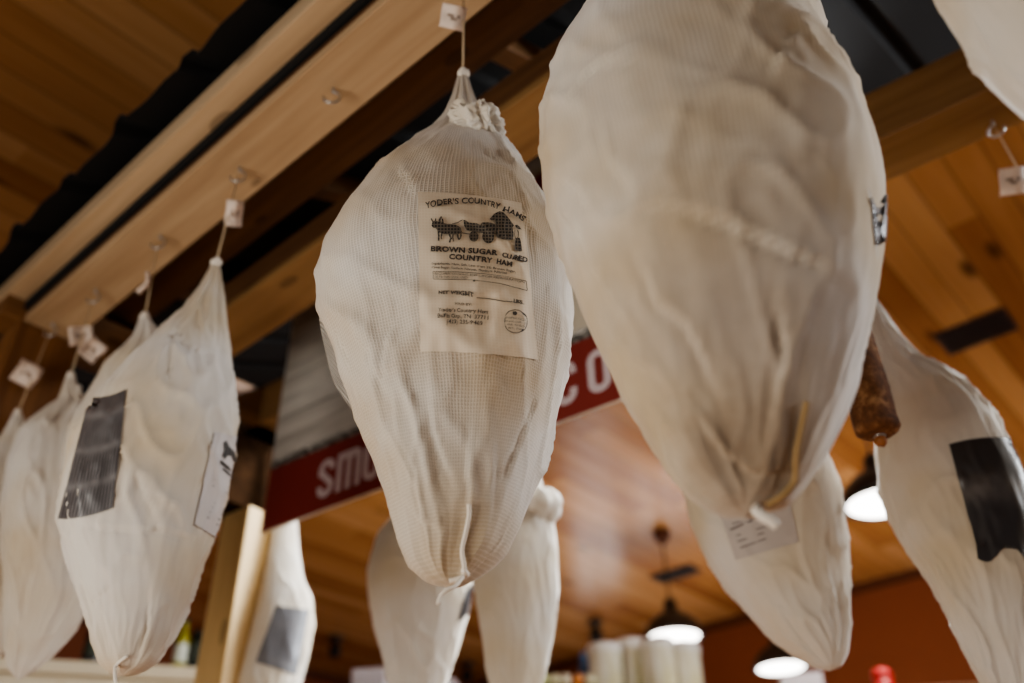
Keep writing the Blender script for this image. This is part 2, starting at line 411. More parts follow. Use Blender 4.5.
# ================================================================ hams
BV = {}
def interp(tab, z):
    if z <= tab[0][0]: return tab[0][1]
    for (z0, v0), (z1, v1) in zip(tab, tab[1:]):
        if z <= z1:
            return v0+(v1-v0)*(z-z0)/max(1e-9, z1-z0)
    return tab[-1][1]
def ham_body(name, parent, hk, L, R, mat, seed, depth=.82, amp=1.0, NZ=190, NA=168, pleat=1.0, creases=None):
    """cloth bag shaped between two outlines (traced on the upright plane through the hook)"""
    vd = Vector((hk.x, hk.y, 0)).normalized(); lat = Vector((vd.y, -vd.x, 0))
    def conv(P):
        out = []
        for x, y in P:
            q = hit_plane(x, y, hk, vd); out.append((q.z, (q-hk).dot(lat)))
        out.sort(); 
        keep = [out[0]]
        for o_ in out[1:]:
            if o_[0] > keep[-1][0]+1e-5: keep.append(o_)
        return keep
    TL, TR = conv(L), conv(R)
    zb = min(TL[0][0], TR[0][0]); zt = max(TL[-1][0], TR[-1][0])
    ub = (TL[0][1]+TR[0][1])/2
    TL = [(zb, ub)]+[t for t in TL if t[0] > zb+.001]; TR = [(zb, ub)]+[t for t in TR if t[0] > zb+.001]
    zs = [zb+(zt-zb)*(1-math.cos(PI*(.02+.96*i/(NZ-1)) ))/2 for i in range(NZ)]
    zs = [zb+(zt-zb)*(z-zs[0])/(zs[-1]-zs[0]) for z in zs]
    l = [interp(TL, z) for z in zs]; r = [interp(TR, z) for z in zs]
    for _ in range(5):
        l = [l[0]]+[(l[i-1]+2*l[i]+l[i+1])/4 for i in range(1, NZ-1)]+[l[-1]]
        r = [r[0]]+[(r[i-1]+2*r[i]+r[i+1])/4 for i in range(1, NZ-1)]+[r[-1]]
    bm = bmesh.new(); uvl = bm.loops.layers.uv.new('UVMap')
    rows = []; sv = Vector((seed*3.17, seed*1.3, seed*.71))
    for i, z in enumerate(zs):
        a = max(.0015, (r[i]-l[i])/2); c = (r[i]+l[i])/2
        b = a*depth
        tz = (z-zb)/(zt-zb)
        ring = []
        for k in range(NA):
            t = 2*PI*k/NA
            ct, st = math.cos(t), math.sin(t)
            e = 2/2.15
            ux = math.copysign(abs(ct)**e, ct); uy = math.copysign(abs(st)**e, st)
            p = hk*1.0; p.z = z
            p = p+lat*(c+a*ux)+vd*(b*uy)
            rad = (lat*ux*b+vd*uy*a).normalized()
            q = Vector((ct*.14, st*.14, z))
            w = min(1, a/.07)
            # long soft folds, sharper creases, small puckers
            f1 = noise.noise(Vector((q.x*13, q.y*13, q.z*4.5))+sv)*.0042
            cr = 1-abs(noise.noise(Vector((q.x*15+q.z*5, q.y*15-q.z*4, q.z*9))+sv*2))*2.2
            cr = max(0, cr)**4*.0042
            cr2 = 1-abs(noise.noise(Vector((q.x*32, q.y*32, q.z*16))+sv*3))*2.4
            cr2 = max(0, cr2)**3*.0017
            msk = .35+.65*max(0, min(1, .5+1.6*noise.noise(q*6+sv*5)))
            f3 = noise.noise(Vector((q.x*70, q.y*70, q.z*26))+sv)*.0007
            dsp = (f1+(cr+cr2)*msk+f3)*w*amp
            dsp -= .0026*w*amp
            # gathers towards the tied neck
            g = max(0, (tz-.74)/.26)
            ang = t*11+3*noise.noise(Vector((t*.8, z*9, seed)))+seed
            dsp += pleat*math.sin(ang)*a*.11*g*(1 if g < .8 else 1)
            # gathers at the sewn toe
            gb = max(0, (.10-tz)/.10)
            dsp += math.sin(t*7+seed*2)*a*.05*gb
            ring.append(bm.verts.new(p+rad*dsp))
        rows.append((ring, z))
    for i in range(NZ-1):
        r0, z0 = rows[i]; r1, z1 = rows[i+1]
        for k in range(NA):
            k2 = (k+1) % NA
            f = bm.faces.new((r0[k], r0[k2], r1[k2], r1[k])); f.smooth = True
            for lp, (uu, vv) in zip(f.loops, ((k, z0), (k+1, z0), (k+1, z1), (k, z1))):
                lp[uvl].uv = (uu/NA*.80, vv)
    bm.faces.new(rows[0][0][::-1]); bm.faces.new(rows[-1][0])
    bmesh.ops.recalc_face_normals(bm, faces=bm.faces)
    if creases:
        BV[name] = BVHTree.FromBMesh(bm); bm.normal_update()
        mv = {}
        for pts, A, w in creases:
            P = [on_ham(name, x, y, 0) for x, y in pts]
            for v in bm.verts:
                best = None
                for a_, b_ in zip(P, P[1:]):
                    ab = b_-a_; t_ = max(0, min(1, (v.co-a_).dot(ab)/ab.length_squared))
                    q_ = a_+ab*t_; dd = (v.co-q_).length
                    if best is None or dd < best[0]: best = (dd, (v.co-q_).dot(v.normal.cross(ab.normalized())), t_ if a_ is P[0] or b_ is P[-1] else .5)
                dd, sd, _t = best
                if dd > w*5: continue
                e_ = min((v.co-P[0]).length, (v.co-P[-1]).length); fade = min(1, e_/(3*w)+.15)
                f_ = math.exp(-dd/(w*1.6)) if sd > 0 else -.7*math.exp(-(dd/w)**2)
                mv[v.index] = mv.get(v.index, 0)+A*f_*fade
        bm.verts.ensure_lookup_table()
        for i_, a_ in mv.items(): bm.verts[i_].co += bm.verts[i_].normal*a_
    BV[name] = BVHTree.FromBMesh(bm)
    o = obj('cloth_bag', bm, mat, parent)
    o.data.uv_layers.active_index = 0
    top = Vector(hk); top.z = zt; top += lat*((l[-1]+r[-1])/2)
    bot = Vector(hk); bot.z = zb; bot += lat*ub
    return top, bot, vd, lat
def on_ham(key, x, y, off=.0012):
    r = ray(x, y)
    loc, nor, idx, dist = BV[key].ray_cast(EYE, r)
    if loc is None:
        loc, nor, idx, dist = BV[key].find_nearest(EYE+r*((EYE-BV[key].find_nearest(EYE)[0]).length+.1))
    if nor.dot(r) > 0: nor = -nor
    return loc+nor*off
def patch(name, key, quad, mat, parent, nu=26, nv=34, off=.0014, bow=0, edge=None):
    """paper stuck on the bag: follows the cloth between four corners (TL, TR, BR, BL)"""
    TL, TR, BR, BL = [Vector((a, b)) for a, b in quad]
    bm = bmesh.new(); uvl = bm.loops.layers.uv.new('UVMap'); g = []
    for j in range(nv+1):
        row = []
        for i in range(nu+1):
            u, v = i/nu, j/nv
            p = (TL*(1-u)+TR*u)*(1-v)+(BL*(1-u)+BR*u)*v
            if bow: p = p+Vector((0, -bow*4*u*(1-u)))
            if edge: p = p+Vector(edge(u, v))
            row.append(bm.verts.new(on_ham(key, p.x, p.y, off)))
        g.append(row)
    W = (g[0][0].co-g[0][-1].co).length; Hh = (g[0][0].co-g[-1][0].co).length
    for j in range(nv):
        for i in range(nu):
            f = bm.faces.new((g[j][i], g[j+1][i], g[j+1][i+1], g[j][i+1])); f.smooth = True
            for lp, (a, b) in zip(f.loops, ((i, j), (i, j+1), (i+1, j+1), (i+1, j))):
                lp[uvl].uv = (a/nu*W, -b/nv*Hh)
    bmesh.ops.recalc_face_normals(bm, faces=bm.faces)
    return obj(name, bm, mat, parent)

def price_tag(parent, x, y, D, w, h, rot, seed, yaw=0):
    """little creased paper tag threaded on the string"""
    c = at_dist(x, y, D)
    vd = Vector((c.x, c.y, 0)).normalized(); lat = Vector((vd.y, -vd.x, 0))
    lat = (Matrix.Rotation(yaw, 3, 'Z') @ lat)
    rv = (c-EYE).normalized()
    upv = (ZV-rv*rv.z).normalized(); lat = (lat-upv*lat.dot(upv)).normalized()
    ax = lat*math.cos(rot)+upv*math.sin(rot); ay = -lat*math.sin(rot)+upv*math.cos(rot); nn = ax.cross(ay)
    bm = bmesh.new(); g = []; N = 8
    for j in range(N+1):
        r_ = []
        for i in range(N+1):
            u, v = i/N-.5, j/N-.5
            bend = .006*math.sin(u*5+seed)+.004*math.cos(v*6+seed*2)-.05*abs(u)*abs(v)*.3
            r_.append(bm.verts.new(c+ax*u*w+ay*v*h+nn*bend))
        g.append(r_)
    for j in range(N):
        for i in range(N):
            f = bm.faces.new((g[j][i], g[j][i+1], g[j+1][i+1], g[j+1][i])); f.smooth = True
            if 2 <= i <= 5 and 3 <= j <= 4 and (i+j+seed) % 3: f.material_index = 1
    r = bmesh.ops.extrude_face_region(bm, geom=list(bm.faces))
    bmesh.ops.translate(bm, vec=nn*.0006, verts=[e for e in r['geom'] if isinstance(e, bmesh.types.BMVert)])
    bmesh.ops.recalc_face_normals(bm, faces=bm.faces)
    return obj('price_tag', bm, [M['tagpaper'], M['tagmark']], parent)

def knot(p, parent, r=.009, seed=0, mat='cord_white'):
    bm = bmesh.new(); bmesh.ops.create_icosphere(bm, subdivisions=3, radius=r)
    for v in bm.verts:
        v.co *= 1+.35*noise.noise(v.co*160+Vector((seed, 0, 0))); v.co.z *= 1.25
    return obj('tied_knot', bm, M[mat], parent, True, Matrix.Translation(p))

def make_ham(key, hk, L, R, label, mat, seed, depth=.82, amp=1.0, group='wrapped hams hanging from the timber canopy', fine=True, pleat=1.0, creases=None):
    t = thing('wrapped_ham', label, 'ham', Vector((hk.x, hk.y, hk.z-.6)), group)
    top, bot, vd, lat = ham_body(key, t, hk, L, R, M[mat], seed, depth, amp, *( (190, 168) if fine else (110, 96)), pleat=pleat, creases=creases)
    loop = hk-ZV*.030
    bm = bmesh.new()
    side = lat*.0009
    bm_tube(bm, [top-ZV*.004+side, loop+ZV*.008+side*.6], .0008, 6)
    bm_tube(bm, [top-ZV*.004-side, loop+ZV*.008-side*.6], .0008, 6)
    obj('hanging_string', bm, M['string'], t, True)
    knot(top, t, .0085 if fine else .008, seed)
    return t, top, bot, vd, lat

hams = {}
hk = PA(0, 0, H)
C_L = [(459,74),(452,98),(444,118),(425,140),(397,160),(362,193),(338,228),(322,256),(317,285),(322,320),(336,360),(352,402),(366,440),(378,475),(388,510),(397,540),(408,566),(425,580),(440,585),(455,588)]
C_R = [(467,74),(473,92),(482,115),(497,138),(514,158),(531,180),(548,212),(562,245),(571,280),(575,315),(573,350),(566,385),(555,425),(545,460),(533,495),(520,530),(505,555),(485,572),(470,582),(455,588)]
hams['C'] = make_ham('C', hk, C_L, C_R, 'sharp beige netted ham in the centre with a cream label showing horses and wagon', 'cloth_focus', 1.0, .80, 1.3, creases=[
    ([(398,168),(410,182),(414,196)], .0030, .004), ([(352,330),(368,352),(384,392)], .0028, .004), ([(396,318),(384,350),(386,382)], .0026, .004),
    ([(330,320),(346,350),(356,385),(372,418)], .0030, .004), ([(360,362),(382,372),(398,366)], .002, .003), ([(470,420),(469,470),(468,505)], .0016, .004),
    ([(430,400),(436,440),(452,480)], .0022, .005), ([(398,440),(414,470),(420,510)], .0022, .004), ([(540,390),(525,430),(505,480)], .0022, .005),
    ([(518,205),(530,230),(536,262)], .0020, .004), ([(482,146),(494,158),(503,163)], .0020, .003), ([(404,500),(420,520),(440,530)], .0018, .003)])
hk = PA(-.30, 0, H)
B_L = [(646,-72),(643,-40),(632,-8),(600,35),(568,65),(550,100),(543,140),(545,190),(553,230),(566,280),(585,330),(607,375),(632,420),(652,452),(672,480),(690,497),(712,512),(745,517)]
B_R = [(652,-72),(700,-58),(770,-35),(812,-10),(823,10),(832,45),(850,80),(868,115),(884,155),(889,190),(889,230),(884,270),(877,310),(866,350),(850,395),(835,430),(820,458),(805,482),(790,500),(772,512),(745,517)]
hams['B'] = make_ham('B', hk, B_L, B_R, 'largest ham, right of the centre one, with stained toe and yellowed cord', 'cloth_big', 2.0, .80, 1.15, creases=[
    ([(688,212),(715,218),(745,230),(790,250),(826,268)], .0046, .006), ([(802,28),(782,50),(770,78)], .0034, .005), ([(566,98),(590,70),(630,50)], .003, .004),
    ([(556,205),(578,230),(600,280),(612,300)], .0040, .006), ([(556,180),(580,188),(590,212)], .003, .004), ([(632,215),(660,205),(700,212)], .0026, .005),
    ([(640,260),(655,300),(690,330),(712,380)], .0034, .007), ([(600,315),(625,350),(660,380)], .003, .005), ([(780,300),(786,360),(770,420)], .0034, .008),
    ([(700,420),(722,450),(752,472),(786,470)], .0036, .007), ([(570,92),(585,72),(640,60)], .002, .004), ([(600,120),(610,160),(640,200)], .0022, .006)])
hk = PA(-.58, 0, H)
T_L = [(845,-300),(850,-240),(862,-180),(878,-120),(900,-55),(927,0),(950,40),(975,75),(1000,103),(1040,132),(1085,148),(1110,152)]
T_R = [(853,-300),(905,-280),(985,-235),(1070,-180),(1145,-100),(1190,-20),(1200,50),(1180,105),(1150,140),(1110,152)]
hams['T'] = make_ham('T', hk, T_L, T_R, 'white ham cut off by the upper right corner, only its lower flank showing', 'cloth_white', 3.0, .8, 1.0)
hk = PA(.566, 0, H)
L1_L = [(213,262),(200,285),(180,310),(150,338),(120,368),(92,402),(70,440),(60,480),(57,515),(62,545),(72,580),(84,615),(90,640),(97,660),(110,673),(125,676)]
L1_R = [(219,264),(223,290),(226,320),(230,350),(236,390),(239,420),(238,450),(232,490),(220,530),(205,570),(190,610),(175,640),(160,662),(145,672),(125,676)]
hams['L1'] = make_ham('L1', hk, L1_L, L1_R, 'white ham at the left with charcoal patch and small label at right edge', 'cloth_soft', 4.0, .80, 1.4, creases=[
    ([(80,522),(120,530),(160,530),(196,540)], .0034, .005), ([(90,606),(100,594),(112,584)], .002, .006), ([(116,440),(140,480),(158,520)], .003, .006),
    ([(186,300),(176,330),(170,380)], .003, .006), ([(178,340),(200,352),(222,352)], .002, .004), ([(150,600),(148,630),(140,655)], .003, .006)])
hk = PA(.834, 0, H)
hams['L2'] = make_ham('L2', hk,
    [(140,318),(133,335),(116,352),(104,362),(90,385),(66,430),(60,500),(75,580),(95,630),(108,648),(125,655)],
    [(149,318),(160,335),(172,360),(195,410),(196,480),(186,550),(170,610),(155,640),(140,652),(125,655)],
    'white ham mostly hidden behind the charcoal patched ham, only its tied neck showing above', 'cloth_white', 5.0, .75)
hk = PA(1.088, 0, H)
hams['L3'] = make_ham('L3', hk,
    [(66,377),(57,400),(42,410),(18,428),(4,460),(-2,500),(-1,550),(2,600),(4,640),(8,668),(18,680)],
    [(75,377),(80,395),(98,415),(116,460),(119,510),(110,560),(97,595),(80,625),(58,652),(36,670),(18,680)],
    'creamy ham at the lower left with its tapered toe near the bottom left corner', 'cloth_soft', 6.0, .75, 1.4)
hk = PA(1.27, -.005, H)
hams['L4'] = make_ham('L4', hk,
    [(13,414),(2,435),(-30,470),(-52,530),(-46,600),(-28,650),(-12,668)],
    [(22,414),(30,435),(38,480),(34,540),(22,600),(6,650),(-12,668)],
    'farthest ham of the left row, only a sliver at the left edge', 'cloth_white', 7.0, .7, fine=False)
hk = PB(.08, .078, H)
R_L = [(858,285),(862,310),(868,345),(872,385),(872,420),(873,460),(878,490),(890,520),(905,550),(925,580),(945,620),(962,655),(977,683),(990,708),(1010,722)]
R_R = [(865,285),(884,310),(900,335),(922,358),(946,368),(976,388),(1002,418),(1024,465),(1038,520),(1047,580),(1047,640),(1042,685),(1030,712),(1010,722)]
hams['R'] = make_ham('R', hk, R_L, R_R, 'white ham at the right edge with a torn black label on its side', 'cloth_white', 8.0, .75, 1.4)
hk = PB(.30, .078, H)
hams['M'] = make_ham('M', hk,
    [(744,330),(732,370),(708,420),(692,450),(684,482),(684,502),(690,530),(702,560),(722,590),(745,615),(770,640),(795,658),(815,668),(830,671)],
    [(751,330),(770,370),(800,412),(820,440),(835,465),(845,500),(849,545),(851,590),(853,630),(850,652),(842,666),(830,671)],
    'grey white ham hanging behind the largest ham, its toe above a lit pendant lamp', 'cloth_white', 9.0, .75, 1.35)
hk = PB(.85, .078, H)
hams['P'] = make_ham('P', hk,
    [(518,420),(512,450),(494,490),(474,530),(470,570),(476,600),(482,640),(487,680),(497,710),(515,724)],
    [(525,420),(531,450),(542,482),(552,515),(557,550),(558,590),(554,630),(547,670),(538,702),(515,724)],
    'pale ham behind the centre ham, with ruffled gathered cloth at its neck', 'cloth_white', 10.0, .62)
hk = PB(1.08, .078, H)
hams['Q'] = make_ham('Q', hk,
    [(430,425),(425,455),(410,490),(390,518),(376,537),(368,565),(368,590),(373,620),(381,655),(389,690),(400,715),(418,725)],
    [(436,425),(442,455),(455,490),(470,530),(476,570),(472,605),(462,640),(451,675),(440,710),(418,725)],
    'pale ham behind the centre ham, with a narrow dark strip on its right side', 'cloth_white', 11.0, .62)
hk = PB(1.58, .078, H)
hams['F'] = make_ham('F', hk,
    [(286,440),(279,480),(274,520),(267,560),(257,605),(246,645),(238,683),(240,712),(256,728)],
    [(292,440),(295,480),(297,520),(299,550),(304,580),(313,600),(314,630),(308,660),(301,690),(288,718),(256,728)],
    'bright white ham beside the yellow post, hanging below the left end of the red sign', 'cloth_white', 12.0, .7)
hk = PB(-.20, .078, H)
hams['E'] = make_ham('E', hk,
    [(1046,226),(1052,250),(1050,280),(1042,320),(1036,380),(1040,440),(1062,500),(1095,560),(1130,610),(1150,622)],
    [(1054,226),(1085,260),(1120,300),(1160,350),(1190,420),(1200,490),(1195,560),(1178,610),(1150,622)],
    'ham at the far right whose string and crumpled tag show against the ceiling', 'cloth_white', 13.0, .7, fine=False)

def Dof(key): o = hams[key][1]; return math.hypot(o.x, o.y)
for key, x, y, w, h, rot, sd, yaw in (('C',453.5,17.5,.031,.030,.17,1,.2),('L1',235,213.5,.027,.042,-.12,2,.3),('L2',146,284,.018,.040,.25,3,.9),
        ('L3',81,336,.042,.036,-.3,4,.3),('L3',92,349,.038,.042,.5,5,.5),('L4',27,374,.042,.046,.25,6,.2),('E',1013,181,.034,.042,.35,7,.2)):
    price_tag(hams[key][0], x, y, Dof(key)-.004, w*1.12, h*1.08, -rot, sd, yaw)

# ---- gathered cloth ruffles at two necks
def ruffle(key, x, y, rx, rz, parent, seed, mat, back=0.0):
    D = Dof(key)+back
    c = at_dist(x, y, D); vd = Vector((c.x, c.y, 0)).normalized(); lat = Vector((vd.y, -vd.x, 0))
    bm = bmesh.new(); NU, NV = 72, 28
    g = []
    for i in range(NU):
        a = 2*PI*i/NU; row = []
        for j in range(NV):
            b = 2*PI*j/NV
            wv = 1+.28*math.sin(a*7+seed+.8*math.sin(b))+.30*noise.noise(Vector((math.cos(a)*2.2, math.sin(a)*2.2, seed+math.cos(b)*.8)))
            rmin = rz*wv*(1+.18*noise.noise(Vector((math.cos(a)*6, math.sin(a)*6, b*1.3+seed))))
            R_ = rx-rz
            rad = R_+rmin*math.cos(b)
            zz_ = rmin*1.15*math.sin(b)+.006*math.sin(a*3+seed)-.010*math.cos(a)
            row.append(bm.verts.new(c+lat*(rad*math.cos(a))+vd*(rad*.75*math.sin(a))+ZV*zz_))
        g.append(row)
    for i in range(NU):
        for j in range(NV):
            f = bm.faces.new((g[i][j], g[(i+1) % NU][j], g[(i+1) % NU][(j+1) % NV], g[i][(j+1) % NV])); f.smooth = True
    bmesh.ops.recalc_face_normals(bm, faces=bm.faces)
    return obj('gathered_ruffle', bm, M[mat], parent)
def crumple(key, x, y, back, rad, parent, seed, mat, name='gathered_ruffle'):
    c = at_dist(x, y, Dof(key)+back); vd = Vector((c.x, c.y, 0)).normalized(); lat = Vector((vd.y, -vd.x, 0))
    bm = bmesh.new(); bmesh.ops.create_icosphere(bm, subdivisions=6, radius=1)
    for v in bm.verts:
        q = v.co.copy(); e_ = Vector((seed, seed*2, 0))
        r1 = 1-abs(noise.noise(q*1.7+e_))*2; r2 = 1-abs(noise.noise(q*3.9+e_))*2
        k = .80+.30*r1+.15*r2+.12*noise.noise(q*1.1+e_)
        v.co = c+lat*(q.x*rad[0]*k+.010*q.z*-1*rad[0]/.03)+vd*(q.y*rad[1]*k)+ZV*(q.z*rad[2]*k)
    for f in bm.faces: f.smooth = True
    return obj(name, bm, M[mat], parent)
crumple('C', 476, 124, -.042, (.029, .026, .028), hams['C'][0], 4.3, 'cloth_white')
ruffle('P', 531, 503, .056, .022, hams['P'][0], 2.3, 'cloth_white', -.03)
# twisted cloth tail on the neck of the two left hams
for key, x, y, rx in (('L2', 147, 345, .017), ('L3', 80, 398, .022)):
    ruffle(key, x, y, rx, .010, hams[key][0], x*.1, 'cloth_white')

# ---- cords sewn at the toes
def cord(key, pts, rad, mat, parent, loose=()):
    P = [on_ham(key, x, y, rad*.9+.001) for x, y in pts]
    D = math.hypot(P[-1].x, P[-1].y)
    P += [at_dist(x, y, D+dd) for x, y, dd in loose]
    return tube('toe_cord', smooth_path(P, 5), rad, M[mat], parent, 8)
cord('C', [(470,504),(469,515),(465,532),(462,550),(464,565),(463,573)], .0020, 'cord_white', hams['C'][0], [(455,586,-.01),(447,590,-.012),(441,596,-.01),(438,604,-.01)])
cord('C', [(448,579),(458,577),(465,573),(463,568)], .0026, 'cord_white', hams['C'][0])
cord('B', [(806,402),(800,425),(794,455),(792,478),(782,492),(766,502)], .0023, 'cord_yellow', hams['B'][0])
cord('B', [(757,502),(756,506)], .0034, 'cord_white', hams['B'][0], [(756,511,-.004),(763,517,-.006),(771,521,-.006),(777,526,-.004)])
cord('L1', [(128,655),(118,664)], .0022, 'cord_white', hams['L1'][0], [(115,675,-.01),(117,690,-.01)])

# ---- labels
lab = patch('paper_label', 'C', [(418,193),(521,204),(537,360),(421,352)], M['label'], hams['C'][0], 36, 46, .0016, bow=2.5)
PRINT_OFF = .0034
def glyphs(s, spacing=1.0, bold=0.0):
    cu = bpy.data.curves.new('printing', 'FONT'); cu.body = s; cu.size = 1.0; cu.space_character = spacing
    cu.offset = bold; cu.resolution_u = 3
    o = bpy.data.objects.new('printing', cu); COL.objects.link(o)
    dg = bpy.context.evaluated_depsgraph_get(); dg.update()
    me = bpy.data.meshes.new_from_object(o.evaluated_get(dg))
    vs = [v.co.copy() for v in me.vertices]; fs = [list(p.vertices) for p in me.polygons]
    bpy.data.objects.remove(o); bpy.data.curves.remove(cu); bpy.data.meshes.remove(me)
    return vs, fs
class Print:
    """ink on a label: shapes given on the label and laid down on the cloth"""
    def __init__(self, key, off=PRINT_OFF): self.bm = bmesh.new(); self.uv = self.bm.loops.layers.uv.new('UVMap'); self.key = key; self.off = off
    def add(self, pts, faces):
        vs = [self.bm.verts.new(on_ham(self.key, p[0], p[1], self.off)) for p in pts]
        for f in faces:
            try: ff = self.bm.faces.new([vs[i] for i in f])
            except ValueError: continue
            for lp, i in zip(ff.loops, f): lp[self.uv].uv = (pts[i][0]*.00108, -pts[i][1]*.00108)
    def text(self, s, p0, p1, p2, h, spacing=1.0, bold=0.0, up=(.05, -1.0)):
        vs, fs = glyphs(s, spacing, bold)
        x0 = min(v.x for v in vs); x1 = max(v.x for v in vs)
        a, b, c = Vector(p0), Vector(p1), Vector(p2)
        ctrl = b*2-(a+c)/2
        out = []
        for v in vs:
            t = (v.x-x0)/(x1-x0)
            q = a*(1-t)**2+ctrl*2*t*(1-t)+c*t*t
            tg = ((ctrl-a)*(1-t)+(c-ctrl)*t).normalized()
            nv = Vector((tg.y, -tg.x))*.75+Vector(up)*.25
            q = q+nv*(v.y/.70*h)
            out.append((q.x, q.y))
        self.add(out, fs)
    def poly(self, pts):
        # fill, then cut fine so it follows the cloth
        b = bmesh.new(); f = b.faces.new([b.verts.new((x, y, 0)) for x, y in pts])
        bmesh.ops.triangulate(b, faces=[f])
        for _ in range(2):
            es = [e for e in b.edges if e.calc_length() > 5]
            if es: bmesh.ops.subdivide_edges(b, edges=es, cuts=1)
            bmesh.ops.triangulate(b, faces=[q for q in b.faces if len(q.verts) > 3])
        b.verts.index_update()
        self.add([(v.co.x, v.co.y) for v in b.verts], [[v.index for v in q.verts] for q in b.faces]); b.free()
    def line(self, pts, w):
        pts = [Vector(p) for p in pts]; out = []; fs = []
        for i, p in enumerate(pts):
            t = (pts[min(i+1, len(pts)-1)]-pts[max(i-1, 0)]).normalized(); m = Vector((-t.y, t.x))*w/2
            out += [tuple(p+m), tuple(p-m)]
            if i: fs.append((2*i-2, 2*i-1, 2*i+1, 2*i))
        self.add(out, fs)
    def ring(self, c, r, w, ry=None, N=28):
        ry = ry or r
        self.line([(c[0]+r*math.cos(2*PI*i/N), c[1]+ry*math.sin(2*PI*i/N)) for i in range(N+1)], w)
    def disc(self, c, r, N=20, ry=None):
        ry = ry or r
        self.add([c]+[(c[0]+r*math.cos(2*PI*i/N), c[1]+ry*math.sin(2*PI*i/N)) for i in range(N)], [(0, 1+i, 1+(i+1) % N) for i in range(N)])
    def done(self, name, mat, parent):
        bmesh.ops.recalc_face_normals(self.bm, faces=self.bm.faces)
        return obj(name, self.bm, mat, parent)

# main label: coordinates follow the sheet as it curves round the ham
p = Print('C')
p.text("YODER'S", (426.5,210.5), (441,207.5), (458.5,206.2), 5.6, 1.05, .022)
p.text('COUNTRY', (461.5,206), (481,206.5), (499,211.5), 5.6, 1.02, .022)
p.text('HAMS', (501.5,212.8), (513,217.2), (522,223.0), 5.4, 1.02, .022)
p.text('Ingredients: Ham, Salt, Less than 2%: Brown Sugar,', (432.5,266.2), (472,268.4), (515.5,274.4), 2.2, 1.0, .012)
p.text('Cane Sugar, Sodium Nitrate, Sodium Nitrite', (432.5,269.8), (466,271.8), (506,276.0), 2.2, 1.0, .012)
p.text('REQUIRES COOKING, KEEP UNDER REFRIGERATION', (435.5,276.5), (476,278.4), (523,284.8), 2.2)
p.text('OR FROZEN UNTIL USED', (435.5,279.5), (450,279.8), (467,280.5), 2.0)
p.line([(433.7,273.2),(455,273.6),(480,275.4),(505,278.6),(524.5,282.6)], .55)
p.line([(524.5,282.6),(525.2,292)], .55)
p.line([(433.7,273.2),(433.9,280.6)], .55)
p.line([(433.9,280.8),(455,281),(474,282.2),(500,286.2),(525.2,292)], .6)
p.disc((474.5,283), 1.2)
p.line([(476+i*1.75,298.3+i*.175+i*i*.0035) for i in range(21)], .8)
p.text('SOLD BY:', (454,305.2), (462,305.8), (471.5,306.6), 2.3, 1.0, .02)
p.text("Yoder's Country Ham", (438.5,313.2), (462,313.2), (487,315.2), 4.0, 1.0, .012)
p.text('Bulls Gap, TN 37711', (438,319.2), (462,319.2), (487.5,321), 4.0, 1.0, .012)
p.text('(423) 235-9469', (445.5,325), (463,325.2), (481.5,326.6), 4.0, 1.0, .012)
p.ring((514,322.6), 10.4, .8, 12)
p.disc((513.6,314.2), 1.9, ry=2.1)
p.text('INSPECTED', (505.5,320), (514,320.4), (522.5,321.8), 2.0)
p.text('FOR WHOLESOMENESS', (504.3,323.4), (514,323.8), (523.8,325.2), 1.7)
p.text('AND PASSED', (506,326.8), (514,327.2), (522,328.4), 1.8)
p.text('EST. 7701', (507.5,330.6), (514,331), (520.5,331.8), 1.9)
p.done('lettering', M['ink_bold'], lab)
p = Print('C')
p.text('BROWN SUGAR', (431.2,253.0), (464,254.6), (496.5,257.0), 4.9, 1.08, .045)
p.text('CURED', (501.5,258.2), (513,261.0), (525,264.2), 4.6, 1.06, .045)
p.text('COUNTRY', (448.6,260.9), (470,262.2), (491.5,264.9), 4.9, 1.06, .045)
p.text('HAM', (495.5,265.3), (503,266.7), (511.5,268.4), 4.9, 1.06, .045)
p.text('NET WEIGHT', (439,296.2), (455,296.4), (473.5,297.6), 3.3, 1.05, .045)
p.text('LBS.', (512,304), (517,304.6), (522.5,305.4), 3.0, 1.05, .045)
p.done('lettering', M['ink_bold'], lab)
p = Print('C')          # picture: team of horses, wagon, barn, farmer
p.poly([(433,223.2),(436,222.8),(440,224.5),(446,226),(455,226.8),(460.2,229.6),(461.2,234),(458,236.6),(450,236.6),(443,236),(438.6,234.4),(436.2,230.4),(433.4,230),(431.8,228)])
for q, w_ in (([(433.4,224.4),(431.4,220.6)], 1.2), ([(435.4,224),(436,220.6)], 1.1), ([(439.4,225.6),(440,221.6),(441.4,218.8)], 1.8), ([(443,226),(442.2,221)], 1.5),
    ([(438.4,233),(438.8,238),(438.4,243)], 1.8), ([(442,235),(441,239),(441.4,241)], 1.4), ([(449,236),(450.8,240),(449.4,244.6)], 1.9), ([(453,236),(452.6,240),(453.4,243.4)], 1.5),
    ([(457,235.6),(457.4,239),(459,242)], 1.8), ([(460.4,234),(460.4,238),(459.6,241)], 1.3)):
    p.line([(q[0][0]+(q[1][0]-q[0][0])*k_/3, q[0][1]+(q[1][1]-q[0][1])*k_/3) for k_ in range(4)] + list(q[2:]), w_)
p.line([(452,226),(457,225),(461,222.6),(463.2,221.4),(464.4,225),(466,229)], .8)
p.line([(461.5,235),(467,236),(473,236.4)], .9)
p.poly([(463.4,222),(466,222.4),(468,224),(476,224.8),(480,226.4),(481.4,225),(490,225.2),(494,226.8),(495.4,231),(495,235.6),(490,236.4),(482,234.6),(474,234),(466,232.4),(463.8,228)])
p.disc((473.2,238.4), 4.9, ry=5.3); p.disc((487.6,238.8), 6.2, ry=6.6)
